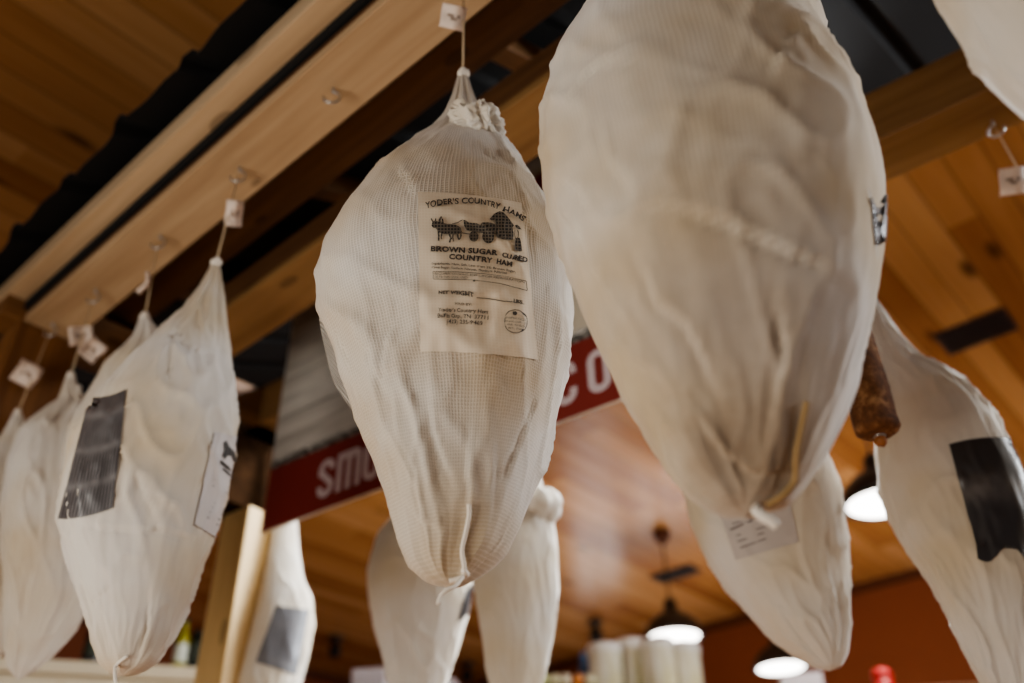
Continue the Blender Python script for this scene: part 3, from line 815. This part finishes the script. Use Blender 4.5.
p.poly([(489,221.4),(493,216.4),(498.6,213.2),(502.2,214),(507.6,220.4),(512.4,227.4),(511,229.2),(511.8,234.6),(511.2,241.6),(505,241.4),(497,239.2),(495.8,234),(495.4,226),(494,222),(490.6,222.8)])
p.poly([(513.4,227.2),(516,226.8),(518.4,229),(519.6,231.4),(517.4,231.2),(514.4,229.6)])
p.line([(516.4,232),(517.6,235.4),(517,239),(515.6,240.8)], .9)
p.line([(513.4,232),(513,237),(514.2,241)], .6)
p.poly([(514.4,240.4),(518.4,239.8),(519.2,245),(520.4,253),(517.8,253.2),(517,249),(515.8,249.2),(515.2,252.6),(512.4,252.4),(513.6,247)])
p.done('label_picture', M['ink'], lab)

# loose fold of the net standing off the left flank of the centre ham
def loose_net():
    t = NT('loose cotton net'); uv = t.uv(); sx = t.n('ShaderNodeSeparateXYZ'); t.l(uv, sx.inputs[0])
    k = PI/.0026
    a = t.math('ABSOLUTE', t.math('SINE', t.math('MULTIPLY', sx.outputs[0], k)))
    b = t.math('ABSOLUTE', t.math('SINE', t.math('MULTIPLY', sx.outputs[1], k)))
    h = t.math('GREATER_THAN', t.math('MAXIMUM', a, b), .86)
    t.set(Base_Color=t.mix(t.noise(t.obj(), 60), srgb(120, 112, 104), srgb(206, 198, 186)), Roughness=.9, Alpha=h)
    inn = smooth_path([(319, 285, 0), (323, 318, 0), (333, 350, 0), (346, 385, 0), (358, 412, 0)], 8)
    out = smooth_path([(318, 285, 0), (319, 318, 0), (325, 350, 0), (335, 385, 0), (354, 413, 0)], 8)
    bm = bmesh.new(); uvl = bm.loops.layers.uv.new('UVMap'); D = Dof('C'); g = []
    for a_, b_ in zip(inn, out):
        g.append([bm.verts.new(at_dist(a_.x+(b_.x-a_.x)*q-(0 if q else -3), a_.y+(b_.y-a_.y)*q, D+.012+.01*q)) for q in (0, .5, 1)])
    for r0, r1 in zip(g, g[1:]):
        for q in range(2):
            f = bm.faces.new((r0[q], r0[q+1], r1[q+1], r1[q])); f.smooth = True
            for lp in f.loops:
                c_ = lp.vert.co; lp[uvl].uv = (c_.x*.8+c_.z*.6, c_.z*.8-c_.x*.6)
    return obj('loose_net_fold', bm, t.m, hams['C'][0])
loose_net()

# large ham: edge of a dark patch at its right side
patch('charcoal_patch', 'B', [(885,196),(891,182),(891,258),(880,232)], M['label_grey'], hams['B'][0], 8, 14)
# left ham: charcoal patch, and a small printed label at the right
patch('charcoal_patch', 'L1', [(90,398),(126,390),(113,508),(59,519)], M['label_dark'], hams['L1'][0], 18, 30, .0018, bow=-3)
l2 = patch('paper_label', 'L1', [(214,432),(238,437),(216,538),(194,524)], M['label_plain'], hams['L1'][0], 16, 26, .0018)
p = Print('L1', .003)
p.poly([(222,443),(225,441),(228,447),(233,452),(235,460),(232,462),(230,456),(226,456),(224,460),(221,457),(223,450)])
p.line([(219,462),(226,468),(234,474)], 3); p.line([(221,469),(227,474),(232,478)], 2)
for i in range(4): p.line([(213-i*2,503+i*5),(222-i*2,510+i*5)], 1.2)
p.done('lettering', M['ink_bold'], l2); p = Print('L1', .003)
p.line([(214,480),(228,488)], 1); p.line([(212,486),(226,494)], 1)
p.done('lettering', M['ink_faint'], l2)
# hidden big-ham neighbour: label on the ham behind
l3 = patch('paper_label', 'M', [(720,512),(788,494),(799,542),(736,560)], paper('greyed label', srgb(190, 180, 172)), hams['M'][0], 20, 16, .0018)
p = Print('M', .003)
for i, (a, b) in enumerate(((733,765),(731,752),(737,765),(738,764),(741,766))):
    y = 521+i*6
    p.line([(a,y+3),(b,y-6)], 2.0 if i == 1 else 1.2)
p.done('lettering', M['ink_faint'], l3)
# right ham: torn black label under film
def torn(u, v):
    return (0, (7*math.sin(u*9)-14*max(0, .35-u)*-1.2) if v > .97 else 0)
patch('black_label', 'R', [(949,445),(1018,440),(1040,560),(978,553)], M['label_black'], hams['R'][0], 26, 30, .0022, bow=4, edge=torn)
patch('charcoal_patch', 'F', [(276,606),(309,610),(296,675),(256,662)], M['label_grey'], hams['F'][0], 14, 18, .002)
patch('charcoal_strip', 'Q', [(466,590),(475,580),(470,612),(457,622)], M['label_black'], hams['Q'][0], 8, 16, .002)

# ================================================================ salami
def salami():
    bot = hit_plane(880, 437, A0+n*.565, n)
    hk = Vector((bot.x, bot.y, H+.34))
    t = thing('dry_salami', 'brown dry cured salami hanging between the largest ham and the right edge ham', 'salami', bot)
    base_ = Vector((hk.x, hk.y, 0))
    z0 = bot.z
    Lh = .34; r = .0295
    bm = bmesh.new(); NZ, NA = 90, 48; rows = []
    for i in range(NZ):
        tz = i/(NZ-1); z = z0+tz*Lh
        e = min(tz, 1-tz)*Lh
        rad = r*min(1, math.sqrt(max(0, 1-(1-min(1, e/.022))**2))+.12)
        ring = []
        for k in range(NA):
            a = 2*PI*k/NA
            q = Vector((math.cos(a)*rad, math.sin(a)*rad, z))
            f = 1+.05*noise.noise(q*45)+.03*noise.noise(q*130)
            ring.append(bm.verts.new(base_+Vector((q.x*f, q.y*f, z))))
        rows.append(ring)
    for r0, r1 in zip(rows, rows[1:]):
        for k in range(NA):
            f = bm.faces.new((r0[k], r0[(k+1) % NA], r1[(k+1) % NA], r1[k])); f.smooth = True
    bm.faces.new(rows[0][::-1]); bm.faces.new(rows[-1])
    tt = NT('mottled salami casing')
    f = tt.noise(tt.obj(), 70, 5, .7); g = tt.noise(tt.obj(), 16, 3)
    c = tt.ramp(tt.math('ADD', tt.math('MULTIPLY', f, .6), tt.math('MULTIPLY', g, .4)), [(.35, srgb(62, 36, 20)), (.52, srgb(112, 72, 42)), (.68, srgb(178, 134, 92))])
    tt.bump(f, .5, .002); tt.set(Base_Color=c, Roughness=.85)
    obj('casing', bm, tt.m, t)
    bm = bmesh.new(); bmesh.ops.create_icosphere(bm, subdivisions=3, radius=.008)
    for v_ in bm.verts: v_.co *= 1+.3*noise.noise(v_.co*200)
    obj('casing_tip', bm, plain('orange tip', srgb(150, 92, 44), .6), t, True, Matrix.Translation(base_+ZV*(z0-.006)))
    bm = bmesh.new(); bmesh.ops.create_circle
    bm_lathe(bm, [(.006, -.002), (.0085, 0), (.006, .002)], 16)
    obj('clip', bm, M['steel'], t, True, Matrix.Translation(base_+ZV*(z0+.001)))
    tube('hanging_string', [base_+ZV*(z0+Lh-.003), base_+ZV*(H+.345)], .0013, M['string'], t, 6)
salami()

# ================================================================ the sign
SG0, SG1, SZ0, SZ1 = .31, 1.52, CZ+.871, CZ+1.66
def sign():
    t = thing('hanging_sign', 'red and grey sign reading smoked bacon, on the rear beam behind the hams', 'sign', PB(.9, -.03, SZ0))
    # local x runs left to right as read (against d2), y up, z towards the viewer
    m = frame(PB(SG1, -.016, 0), -d2, ZV)
    W = SG1-SG0
    # weathered grey plank print
    tt = NT('grey weathered plank print'); o = tt.obj(); sx = tt.n('ShaderNodeSeparateXYZ'); tt.l(o, sx.inputs[0])
    yy = tt.math('DIVIDE', sx.outputs[1], .118); row = tt.math('FLOOR', yy)
    wn = tt.n('ShaderNodeTexWhiteNoise', noise_dimensions='1D'); tt.l(row, wn.inputs['W'])
    g = tt.noise(tt.mapping(o, (3, 26, 3)), 1.0, 6, .65, .6)
    f = tt.math('ADD', tt.math('MULTIPLY', g, .75), tt.math('MULTIPLY', wn.outputs[0], .22))
    c = tt.ramp(f, [(.25, srgb(176, 170, 160)), (.5, srgb(228, 224, 214)), (.8, srgb(248, 244, 236))])
    fr = tt.math('ABSOLUTE', tt.math('SUBTRACT', tt.math('FRACT', yy), .5))
    gp = tt.ramp(fr, [(.475, c4(0, 0, 0)), (.497, c4(1, 1, 1))])
    c = tt.mix(tt.math('MULTIPLY', gp, .65), c, srgb(60, 56, 52))
    tt.set(Base_Color=c, Roughness=.5)
    box('panel', m, (0, W, SZ0, SZ1, -.008, 0), tt.m, t, .001)
    zr = CZ+1.035
    box('red_band', m, (0.0005, W-.0005, SZ0+.0005, zr, .0002, .0012), plain('dark red band', srgb(136, 52, 44), .5, var=.1, scale=5), t, 0)
    # torn dark edge above the red band
    bm = bmesh.new(); N = 90; prev = None
    for i in range(N+1):
        x = W*i/N
        hgt = .020+.008*noise.noise(Vector((x*40, 3, 0)))
        a = bm.verts.new((x, zr, .0008)); b = bm.verts.new((x, zr+hgt, .0008))
        if prev: bm.faces.new((prev[0], a, b, prev[1]))
        prev = (a, b)
    tt = NT('charcoal ragged edge'); f = tt.noise(tt.mapping(tt.obj(), (60, 90, 60)), 1.0, 3)
    tt.set(Base_Color=tt.ramp(f, [(.42, srgb(62, 60, 56)), (.62, srgb(150, 146, 138))]), Roughness=.6)
    obj('ragged_border', bm, tt.m, t, mtx=m)
    # cream picture panel with a red round corner and a dark mark, mostly hidden by the hams
    box('picture_panel', m, (W-.60, W-.14, zr+.03, SZ1-.09, .0002, .001), plain('cream print', srgb(206, 196, 176), .5, var=.05), t, 0)
    bm = bmesh.new()
    vs = [bm.verts.new((W-.34+.115*math.cos(a), CZ+1.44+.115*math.sin(a), .0018)) for a in [2*PI*i/40 for i in range(40)]]
    bm.faces.new(vs); obj('red_disc', bm, plain('red print', srgb(150, 32, 36), .45), t, mtx=m)
    bm = bmesh.new()
    for q in ([(W-.30, CZ+1.15), (W-.285, CZ+1.15), (W-.285, CZ+1.215), (W-.30, CZ+1.215)],):
        bm.faces.new([bm.verts.new((x, y, .0018)) for x, y in q])
    obj('dark_mark', bm, plain('dark print', srgb(48, 44, 44), .5), t, mtx=m)
    # condensed lettering, rounded slab strokes
    hgt = .098; w = .052; T = .0165
    def arc(cx, cy, rx, ry, a0, a1, N=8): return [(cx+rx*math.cos(math.radians(a0+(a1-a0)*i/N)), cy+ry*math.sin(math.radians(a0+(a1-a0)*i/N))) for i in range(N+1)]
    r = .017; e = T/2; X0, X1, Y0, Y1 = e, w-e, e, hgt-e; MY = hgt/2
    full = arc(X1-r,Y1-r,r,r,0,90)+arc(X0+r,Y1-r,r,r,90,180)+arc(X0+r,Y0+r,r,r,180,270)+arc(X1-r,Y0+r,r,r,270,360)
    def G(ch):
        if ch == 'o': return [full+[full[0], full[1]]], w
        if ch == 'c': return [[(X1, Y1-.024)]+arc(X1-r,Y1-r,r,r,0,90)+arc(X0+r,Y1-r,r,r,90,180)+arc(X0+r,Y0+r,r,r,180,270)+arc(X1-r,Y0+r,r,r,270,360)+[(X1, Y0+.026)]], w
        if ch == 's': return [[(X1, Y1-.022)]+arc(X1-r,Y1-r,r,r,0,90)+arc(X0+r,Y1-r,r,r,90,180)+[(X0, MY+.016), (X0+.012, MY+.006), (X1-.012, MY-.006), (X1, MY-.016)]+arc(X1-r,Y0+r,r,r,360,270)+arc(X0+r,Y0+r,r,r,270,180)+[(X0, Y0+.022)]], w
        if ch == 'm':
            ww = .076; xm = ww/2
            return [[(e, 0), (e, hgt)], [(e, Y1-.01)]+arc(xm-.012, Y1-.012, .012, .012, 90, 0)+[(xm, 0)], [(xm, Y1-.014)]+arc(ww-e-.012, Y1-.012, .012, .012, 90, 0)+[(ww-e, 0)], [(e, Y1), (xm, Y1), (ww-e-.01, Y1)]], ww
        if ch == 'k': return [[(e, 0), (e, hgt)], [(X1, hgt), (e+.008, MY), (X1, 0)]], w
        if ch == 'e': return [[(w, Y1), (e, Y1), (e, Y0), (w, Y0)], [(e, MY), (w-.008, MY)]], w
        if ch == 'd': return [[(e, Y0), (X1-r, Y0)]+arc(X1-r,Y0+r,r,r,270,360)+arc(X1-r,Y1-r,r,r,0,90)+[(e, Y1), (e, Y0-e)]], w
        if ch == 'b': return [[(e, Y0-e), (e, Y1), (X1-r, Y1)]+arc(X1-r,Y1-r,r,r,90,0)+[(X1-.006, MY), (X1, MY-.01)]+arc(X1-r,Y0+r,r,r,360,270)+[(e, Y0)], [(e, MY), (X1-.006, MY)]], w
        if ch == 'a': return [[(X0, 0), (X0, Y1-r)]+arc(X0+r,Y1-r,r,r,180,90)+arc(X1-r,Y1-r,r,r,90,0)+[(X1, 0)], [(e, MY-.012), (X1, MY-.012)]], w
        if ch == 'n': return [[(e, 0), (e, hgt)], [(e, hgt), (X1, 0)], [(X1, 0), (X1, hgt)]], w
    ink = plain('white sign lettering', srgb(214, 198, 200), .5, var=.04)
    cen = [1.312, 1.239, 1.168, 1.095, 1.025, .952, None, .800, .728, .650, .573, .503]
    for ch, cc in zip('smoked bacon', cen):
        if cc is None: continue
        strokes, ww = G(ch); bm = bmesh.new()
        x0 = (SG1-cc)-ww/2; y0 = SZ0+.030
        for si, st in enumerate(strokes):
            pts = [Vector(q) for q in st]; pv = None; zz = .0020+.00012*si
            for i, q in enumerate(pts):
                a = pts[max(i-1, 0)]; b = pts[min(i+1, len(pts)-1)]
                tg = (b-a).normalized(); nm = Vector((-tg.y, tg.x))
                seg = (pts[i]-a).normalized() if i else tg
                k = 1/max(.5, abs(tg.dot(seg)))
                u1 = bm.verts.new((x0+q.x+nm.x*e*k, y0+q.y+nm.y*e*k, zz)); u2 = bm.verts.new((x0+q.x-nm.x*e*k, y0+q.y-nm.y*e*k, zz))
                if pv: bm.faces.new((pv[0], pv[1], u2, u1))
                pv = (u1, u2)
        obj('letter', bm, ink, t, mtx=m)
sign()

# ================================================================ pendants, vents, spots on the ceiling
tt = NT('lit lamp diffuser')
tt.b.inputs['Emission Color'].default_value = c4(1, .96, .9); tt.b.inputs['Emission Strength'].default_value = 9
tt.set(Base_Color=tt.mix(tt.noise(tt.obj(), 5), srgb(250, 248, 240), srgb(255, 255, 255)), Roughness=.5)
M['lamp_glow'] = tt.m
RIM = CZ+1.63
def pendant(x, y, label, rimd=.36):
    c = at_height(x, y, RIM)
    t = thing('pendant_lamp', label, 'pendant lamp', c, 'dark dome pendant lamps under the plank ceiling')
    R_ = rimd/2
    lathe('ceiling_rose', [(.055, CEIL-RIM-.0005), (.055, CEIL-RIM-.03), (.035, CEIL-RIM-.075), (.008, CEIL-RIM-.09)], c, plain('brown rose', srgb(92, 50, 28), .5), t, 24)
    tube('cord', [c+ZV*(CEIL-RIM-.085), c+ZV*.215], .006, M['black'], t, 8)
    prof = [(R_, 0), (R_*.98, .02), (R_*.85, .07), (R_*.6, .115), (R_*.34, .14), (.045, .15), (.04, .20), (.03, .225), (.008, .235)]
    inner = [(.006, .228), (.026, .2), (.036, .145), (R_*.33, .133), (R_*.58, .108), (R_*.83, .064), (R_*.965, .018), (R_*.985, .0)]
    lathe('shade', prof+inner, c, M['dark_metal'], t, 48)
    bm = bmesh.new(); bm_lathe(bm, [(R_*.95, .012), (R_*.8, -.004), (R_*.4, -.014), (.005, -.016)], 40)
    obj('diffuser', bm, M['lamp_glow'], t, True, Matrix.Translation(c))
    li = bpy.data.lights.new('pendant_light', 'SPOT'); li.spot_size = 2.5; li.spot_blend = .4; li.energy = 30; li.color = (1, .93, .82); li.shadow_soft_size = .05
    lo = bpy.data.objects.new('pendant_light', li); COL.objects.link(lo); lo.location = c-ZV*.03; lo.parent = t
    lo.matrix_parent_inverse = Matrix.Translation(c).inverted()
    return c
c1 = pendant(674, 637, 'dark pendant lamp above the white canisters, its round ceiling rose in view')
c2 = pendant(781, 668, 'dark pendant lamp just below the toe of the grey white ham')
c3 = pendant(884, 503, 'dark pendant lamp glowing beside the right edge ham, the nearest and largest one')
def vent(x, y, lx, ly, label):
    c = at_height(x, y, CEIL)
    t = thing('ceiling_vent', label, 'vent', c, 'dark vents in the plank ceiling')
    m = frame(c-ZV*.012, d, -n)
    box('frame', m, (-lx/2, lx/2, -ly/2, ly/2, 0, .0118), M['vent'], t, .003)
    for i in range(6):
        y0 = -ly/2+ly*(i+.5)/6
        box('slat', m, (-lx/2+.02, lx/2-.02, y0-.006, y0+.006, -.006, 0.0), M['dark_metal'], t, .001)
vent(975, 331, .30, .20, 'dark rectangular vent in the ceiling above the right edge ham')
vent(675, 573, .34, .16, 'small dark vent in the ceiling beside the cord of the farthest pendant lamp')
for x, y, lb in ((595, 629, 'black spot lamp on the ceiling left of the farthest pendant lamp'),
                 (336, 645, 'black spot lamp on the ceiling beside the bright white ham'),
                 (467, 671, 'black spot lamp on the ceiling between the two pale hams')):
    c = at_height(x, y-8, CEIL)
    t = thing('spot_lamp', lb, 'spot lamp', c, 'black spot lamps on the ceiling')
    lathe('mount', [(.06, 0), (.06, -.02), (.02, -.03), (.02, -.06)], c, M['black'], t, 20)
    lathe('housing', [(.03, -.055), (.045, -.08), (.05, -.15), (.045, -.155), (.04, -.14)], c, M['black'], t, 24)

# ================================================================ tall cases along the bottom of the view
M['cream'] = plain('cream painted board', srgb(214, 198, 168), .6, var=.05)
M['case'] = plain('brown laminate', srgb(120, 82, 52), .6)
def case(name, label, p0, ax, L, Dp, top, mat, toplip):
    t = thing(name, label, 'cabinet', Vector((p0.x, p0.y, 0)))
    ay = ZV.cross(ax)
    m = frame(Vector((p0.x, p0.y, 0)), ax, ay)
    box('carcass', m, (0, L, 0, Dp, .08, top-toplip), mat, t, .004)
    box('plinth', m, (.02, L-.02, .03, Dp-.02, 0, .08), M['dark_metal'], t, .002)
    box('top_panel', m, (-.015, L+.015, -.02, Dp+.01, top-toplip, top), mat, t, .006)
    for i in range(3):
        x0 = L*i/3+.01; x1 = L*(i+1)/3-.01
        dr = box('door', m, (x0, x1, -.018, -.0005, .12, top-toplip-.02), mat, t, .003)
        bm = bmesh.new(); a = m @ Vector((x1-.04, -.03, top*.55)); b = m @ Vector((x1-.04, -.03, top*.55+.12))
        bm_tube(bm, [a, b], .005, 8); obj('handle', bm, M['steel'], dr, True)
    return t
# left case with bottles (front edge crosses the view behind the left hams)
TL_ = CZ+.98
a = at_height(196, 668, TL_); b = at_height(40, 660, TL_)
ax = Vector((a.x-b.x, a.y-b.y, 0)); Lc = ax.length; ax.normalize()
case('tall_cabinet', 'tall cream cabinet behind the left hams with bottles standing on top', Vector((b.x, b.y, 0))-ax*.15, ax, Lc+.17, .36, TL_, M['cream'], .05)
def on_case(x, back):        # point on the cabinet top under image column x
    u = (x-40)/(196-40)
    ay = ZV.cross(ax)
    return Vector((b.x, b.y, TL_))+ax*(Lc*u)+ay*back
def bottle(x, back, h, r, col, label, capcol, lab=None):
    c = on_case(x, back); t = thing('glass_bottle', label, 'bottle', c)
    g = plain('bottle glass', col, .15, var=.2); 
    lathe('body', [(r*.85, 0), (r, .008), (r, h*.55), (r*.9, h*.62), (r*.42, h*.74), (r*.36, h*.9), (r*.4, h*.93)], c, g, t, 24)
    lathe('cap', [(r*.42, h*.93), (r*.44, h*.935), (r*.44, h), (r*.38, h*1.005)], c, plain('cap', capcol, .4), t, 20)
    if lab: lathe('label_band', [(r*1.012, h*.15), (r*1.015, h*.16), (r*1.015, h*.48), (r*1.012, h*.49)], c, plain('bottle label', lab, .6), t, 24)
bottle(176, .06, .20, .026, srgb(150, 140, 30), 'yellow green bottle with a pale label on the cream cabinet', srgb(40, 40, 24), srgb(206, 208, 190))
def jar(x, back, h, r, col, label, cat='jar'):
    c = on_case(x, back); t = thing('dark_jar', label, cat, c)
    lathe('body', [(r*.9, 0), (r, .01), (r, h*.8), (r*.9, h*.86)], c, plain('dark jar', col, .25), t, 24)
    lathe('lid', [(r*.94, h*.86), (r*.97, h*.87), (r*.97, h), (r*.9, h*1.01)], c, plain('dark lid', srgb(24, 26, 24), .4), t, 24)
    lathe('label_band', [(r*1.01, h*.25), (r*1.015, h*.26), (r*1.015, h*.68), (r*1.01, h*.69)], c, plain('dark jar label', srgb(62, 66, 52), .6), t, 24)
jar(194, .07, .155, .036, srgb(34, 38, 30), 'black jar on the cream cabinet at the right of the yellow green bottle')
jar(86, .09, .15, .040, srgb(40, 28, 30), 'dark jar on the cream cabinet between the two left hams')

# long case far below the centre with canisters and jars on top
TC = CZ+.90
def top_at(x, D):   # x only; on the display top at distance D
    r = ray(x, 690); k = D/math.hypot(r.x, r.y); return Vector((r.x*k, r.y*k, TC))
e0 = top_at(480, 4.05); e1 = top_at(960, 4.05)
ax2 = Vector((e1.x-e0.x, e1.y-e0.y, 0)); L2 = ax2.length; ax2.normalize()
case('display_case', 'long brown display case just below the view, carrying white canisters and small jars', Vector((e0.x, e0.y, 0))-ax2*1.0, ax2, L2+1.1, .6, TC, M['case'], .05)
ay2 = ZV.cross(ax2)
def on2(x, y, h, back):
    """stand a thing of height h on the case so that its top shows at (x, y)"""
    u = Vector((e0.x, e0.y, 0)); nrm = ay2
    q = hit_plane(x, y, u+ay2*back, nrm); return Vector((q.x, q.y, TC)), q.z-TC
tt = NT('frosted white plastic'); f = tt.noise(tt.mapping(tt.obj(), (9, 9, 3)), 1.0, 3)
tt.set(Base_Color=tt.ramp(f, [(.4, srgb(244, 240, 222)), (.65, srgb(214, 206, 160))]), Roughness=.4)
tt.b.inputs['Subsurface Weight'].default_value = .0
M['frost'] = tt.m
for x, y, r, lb in ((604, 646, .076, 'leftmost white canister of the row on the display case'),
                (630, 642, .078, 'second white canister from the left on the display case'),
                (656, 641, .076, 'third white canister from the left on the display case, under the pendant lamp'),
                (682, 645, .074, 'rightmost white canister of the row on the display case')):
    c, h = on2(x, y, 0, .18 if x in (604, 656) else .30)
    t = thing('white_canister', lb, 'canister', c, 'white canisters on the display case')
    lathe('body', [(r*.88, 0), (r*.92, .01), (r*.98, h*.86), (r, h*.87)], c, M['frost'], t, 32)
    lathe('lid', [(r*1.05, h*.87), (r*1.07, h*.885), (r*1.07, h*.96), (r*1.0, h), (r*.6, h*1.005), (.003, h*1.0)], c, plain('white lid', srgb(248, 246, 238), .4, var=.02), t, 32)
for i, x in enumerate((544, 555, 566, 578, 589)):
    c, h = on2(x, 675, 0, .12)
    r = .024
    t = thing('small_jar', ['small jar with a green white lid, first of the row from the left', 'small jar with a pale lid, second of the row from the left',
        'small jar with a cream lid in the middle of the row', 'small jar with an orange lid, fourth of the row', 'small jar with a pale lid beside the leftmost canister'][i], 'jar', c, 'small jars in a row on the display case')
    lathe('body', [(r*.9, 0), (r, .006), (r, h*.7), (r*.85, h*.78)], c, plain('jar content', [srgb(150, 160, 70), srgb(190, 170, 90), srgb(200, 180, 120), srgb(214, 120, 50), srgb(190, 170, 110)][i], .25), t, 20)
    lathe('lid', [(r*.9, h*.78), (r*.95, h*.79), (r*.95, h*.98), (r*.8, h)], c, plain('jar lid', [srgb(216, 222, 160), srgb(232, 228, 190), srgb(240, 232, 206), srgb(238, 160, 90), srgb(228, 222, 190)][i], .4), t, 20)
c, h = on2(583, 652, 0, .34)
t = thing('blue_bottle', 'blue pointed bottle behind the small jars on the display case', 'bottle', c)
lathe('body', [(.034, 0), (.036, .01), (.036, h*.55), (.026, h*.8)], c, plain('blue plastic', srgb(70, 104, 150), .35), t, 24)
lathe('cap', [(.026, h*.8), (.018, h*.94), (.008, h)], c, plain('blue cap', srgb(84, 122, 170), .35), t, 20)
c, h = on2(880, 668, 0, .2)
t = thing('red_canister', 'red topped canister at the bottom of the view left of the right edge ham', 'canister', c)
lathe('body', [(.036, 0), (.04, .01), (.04, h*.7)], c, plain('red body', srgb(176, 40, 40), .4), t, 24)
lathe('lid', [(.042, h*.7), (.042, h*.85), (.03, h*.97), (.006, h)], c, plain('red lid', srgb(214, 64, 66), .4), t, 24)
for x, y, w, lb in ((800, 676, .17, 'white carton under the low pendant lamp on the display case'),
                    (372, 671, .16, 'lavender white card box left of the pale hams, low in the view'),
                    (445, 681, .10, 'small white card box between the two pale hams at the bottom edge')):
    c, h = on2(x, y, 0, .25)
    t = thing('white_carton', lb, 'carton', c)
    m = frame(c, ax2, ay2)
    box('box_body', m, (-w/2, w/2, -.05, .05, 0, h*.9), plain('white card', srgb(232, 226, 232), .6, var=.02), t, .003)
    box('flap', m, (-w/2-.001, w/2+.001, -.051, .051, h*.9, h), plain('white card flap', srgb(240, 236, 242), .6, var=.02), t, .002)

# ================================================================ light
W = bpy.data.worlds.new('World'); SC.world = W; W.use_nodes = True
bg = W.node_tree.nodes['Background']; bg.inputs[0].default_value = (.97, .96, 1.0, 1); bg.inputs[1].default_value = .16
def area(name, loc, target, size, energy, col, sy=None):
    li = bpy.data.lights.new(name, 'AREA'); li.energy = energy; li.color = col; li.size = size
    if sy: li.shape = 'RECTANGLE'; li.size_y = sy
    o = bpy.data.objects.new(name, li); COL.objects.link(o); o.location = loc
    o.rotation_euler = (Vector(target)-Vector(loc)).to_track_quat('-Z', 'Y').to_euler()
    return o
area('window_light_left', (-1.25, .12, 1.22), (-.08, .8, 1.9), .75, 15, (1, .95, .87))
area('rear_top_fill', PA(.32, 1.85, CZ+2.12), PA(.6, .85, CZ+.75), .5, 78, (.95, .98, 1.0)).data.spread = 2.1  # added lamp for the rear ham tops, unseen behind the largest ham
area('window_light_back', PA(-2.7, 3.3, CZ+2.0), PA(.5, .8, CZ+.7), 1.2, 48, (.92, .96, 1.0)).data.spread = 1.75
area('window_light_right', PA(-4.6, 2.3, CZ+2.0), PA(-.2, .5, CZ+.7), 1.2, 30, (.90, .94, 1.0)).data.spread = 1.9
area('front_fill_light', PA(.2, -3.4, CZ+.1), PA(.7, .7, CZ+1.1), 2.2, 12, (1, .97, .93))  # soft fill added behind the camera to lift the sign
area('ceiling_fill_light', PA(1.8, 3.9, CZ-.1), PA(1.2, 3.2, CEIL), 1.6, 62, (1, .93, .84))  # upward fill added below the view to brighten the ceiling

# ================================================================ camera
cd = bpy.data.cameras.new('camera'); cam = bpy.data.objects.new('camera', cd); COL.objects.link(cam)
cd.sensor_width = 36; cd.lens = FPX/1024*36
cam.matrix_world = frame(EYE, RT, UP, -FW)
cd.clip_start = .02
cd.dof.use_dof = True; cd.dof.focus_distance = .93; cd.dof.aperture_fstop = 2.3; cd.dof.aperture_blades = 9
SC.camera = cam
SC.view_settings.view_transform = 'AgX'
SC.view_settings.look = 'AgX - Medium High Contrast'
SC.view_settings.exposure = 0.1
SC.cycles.use_denoising = True
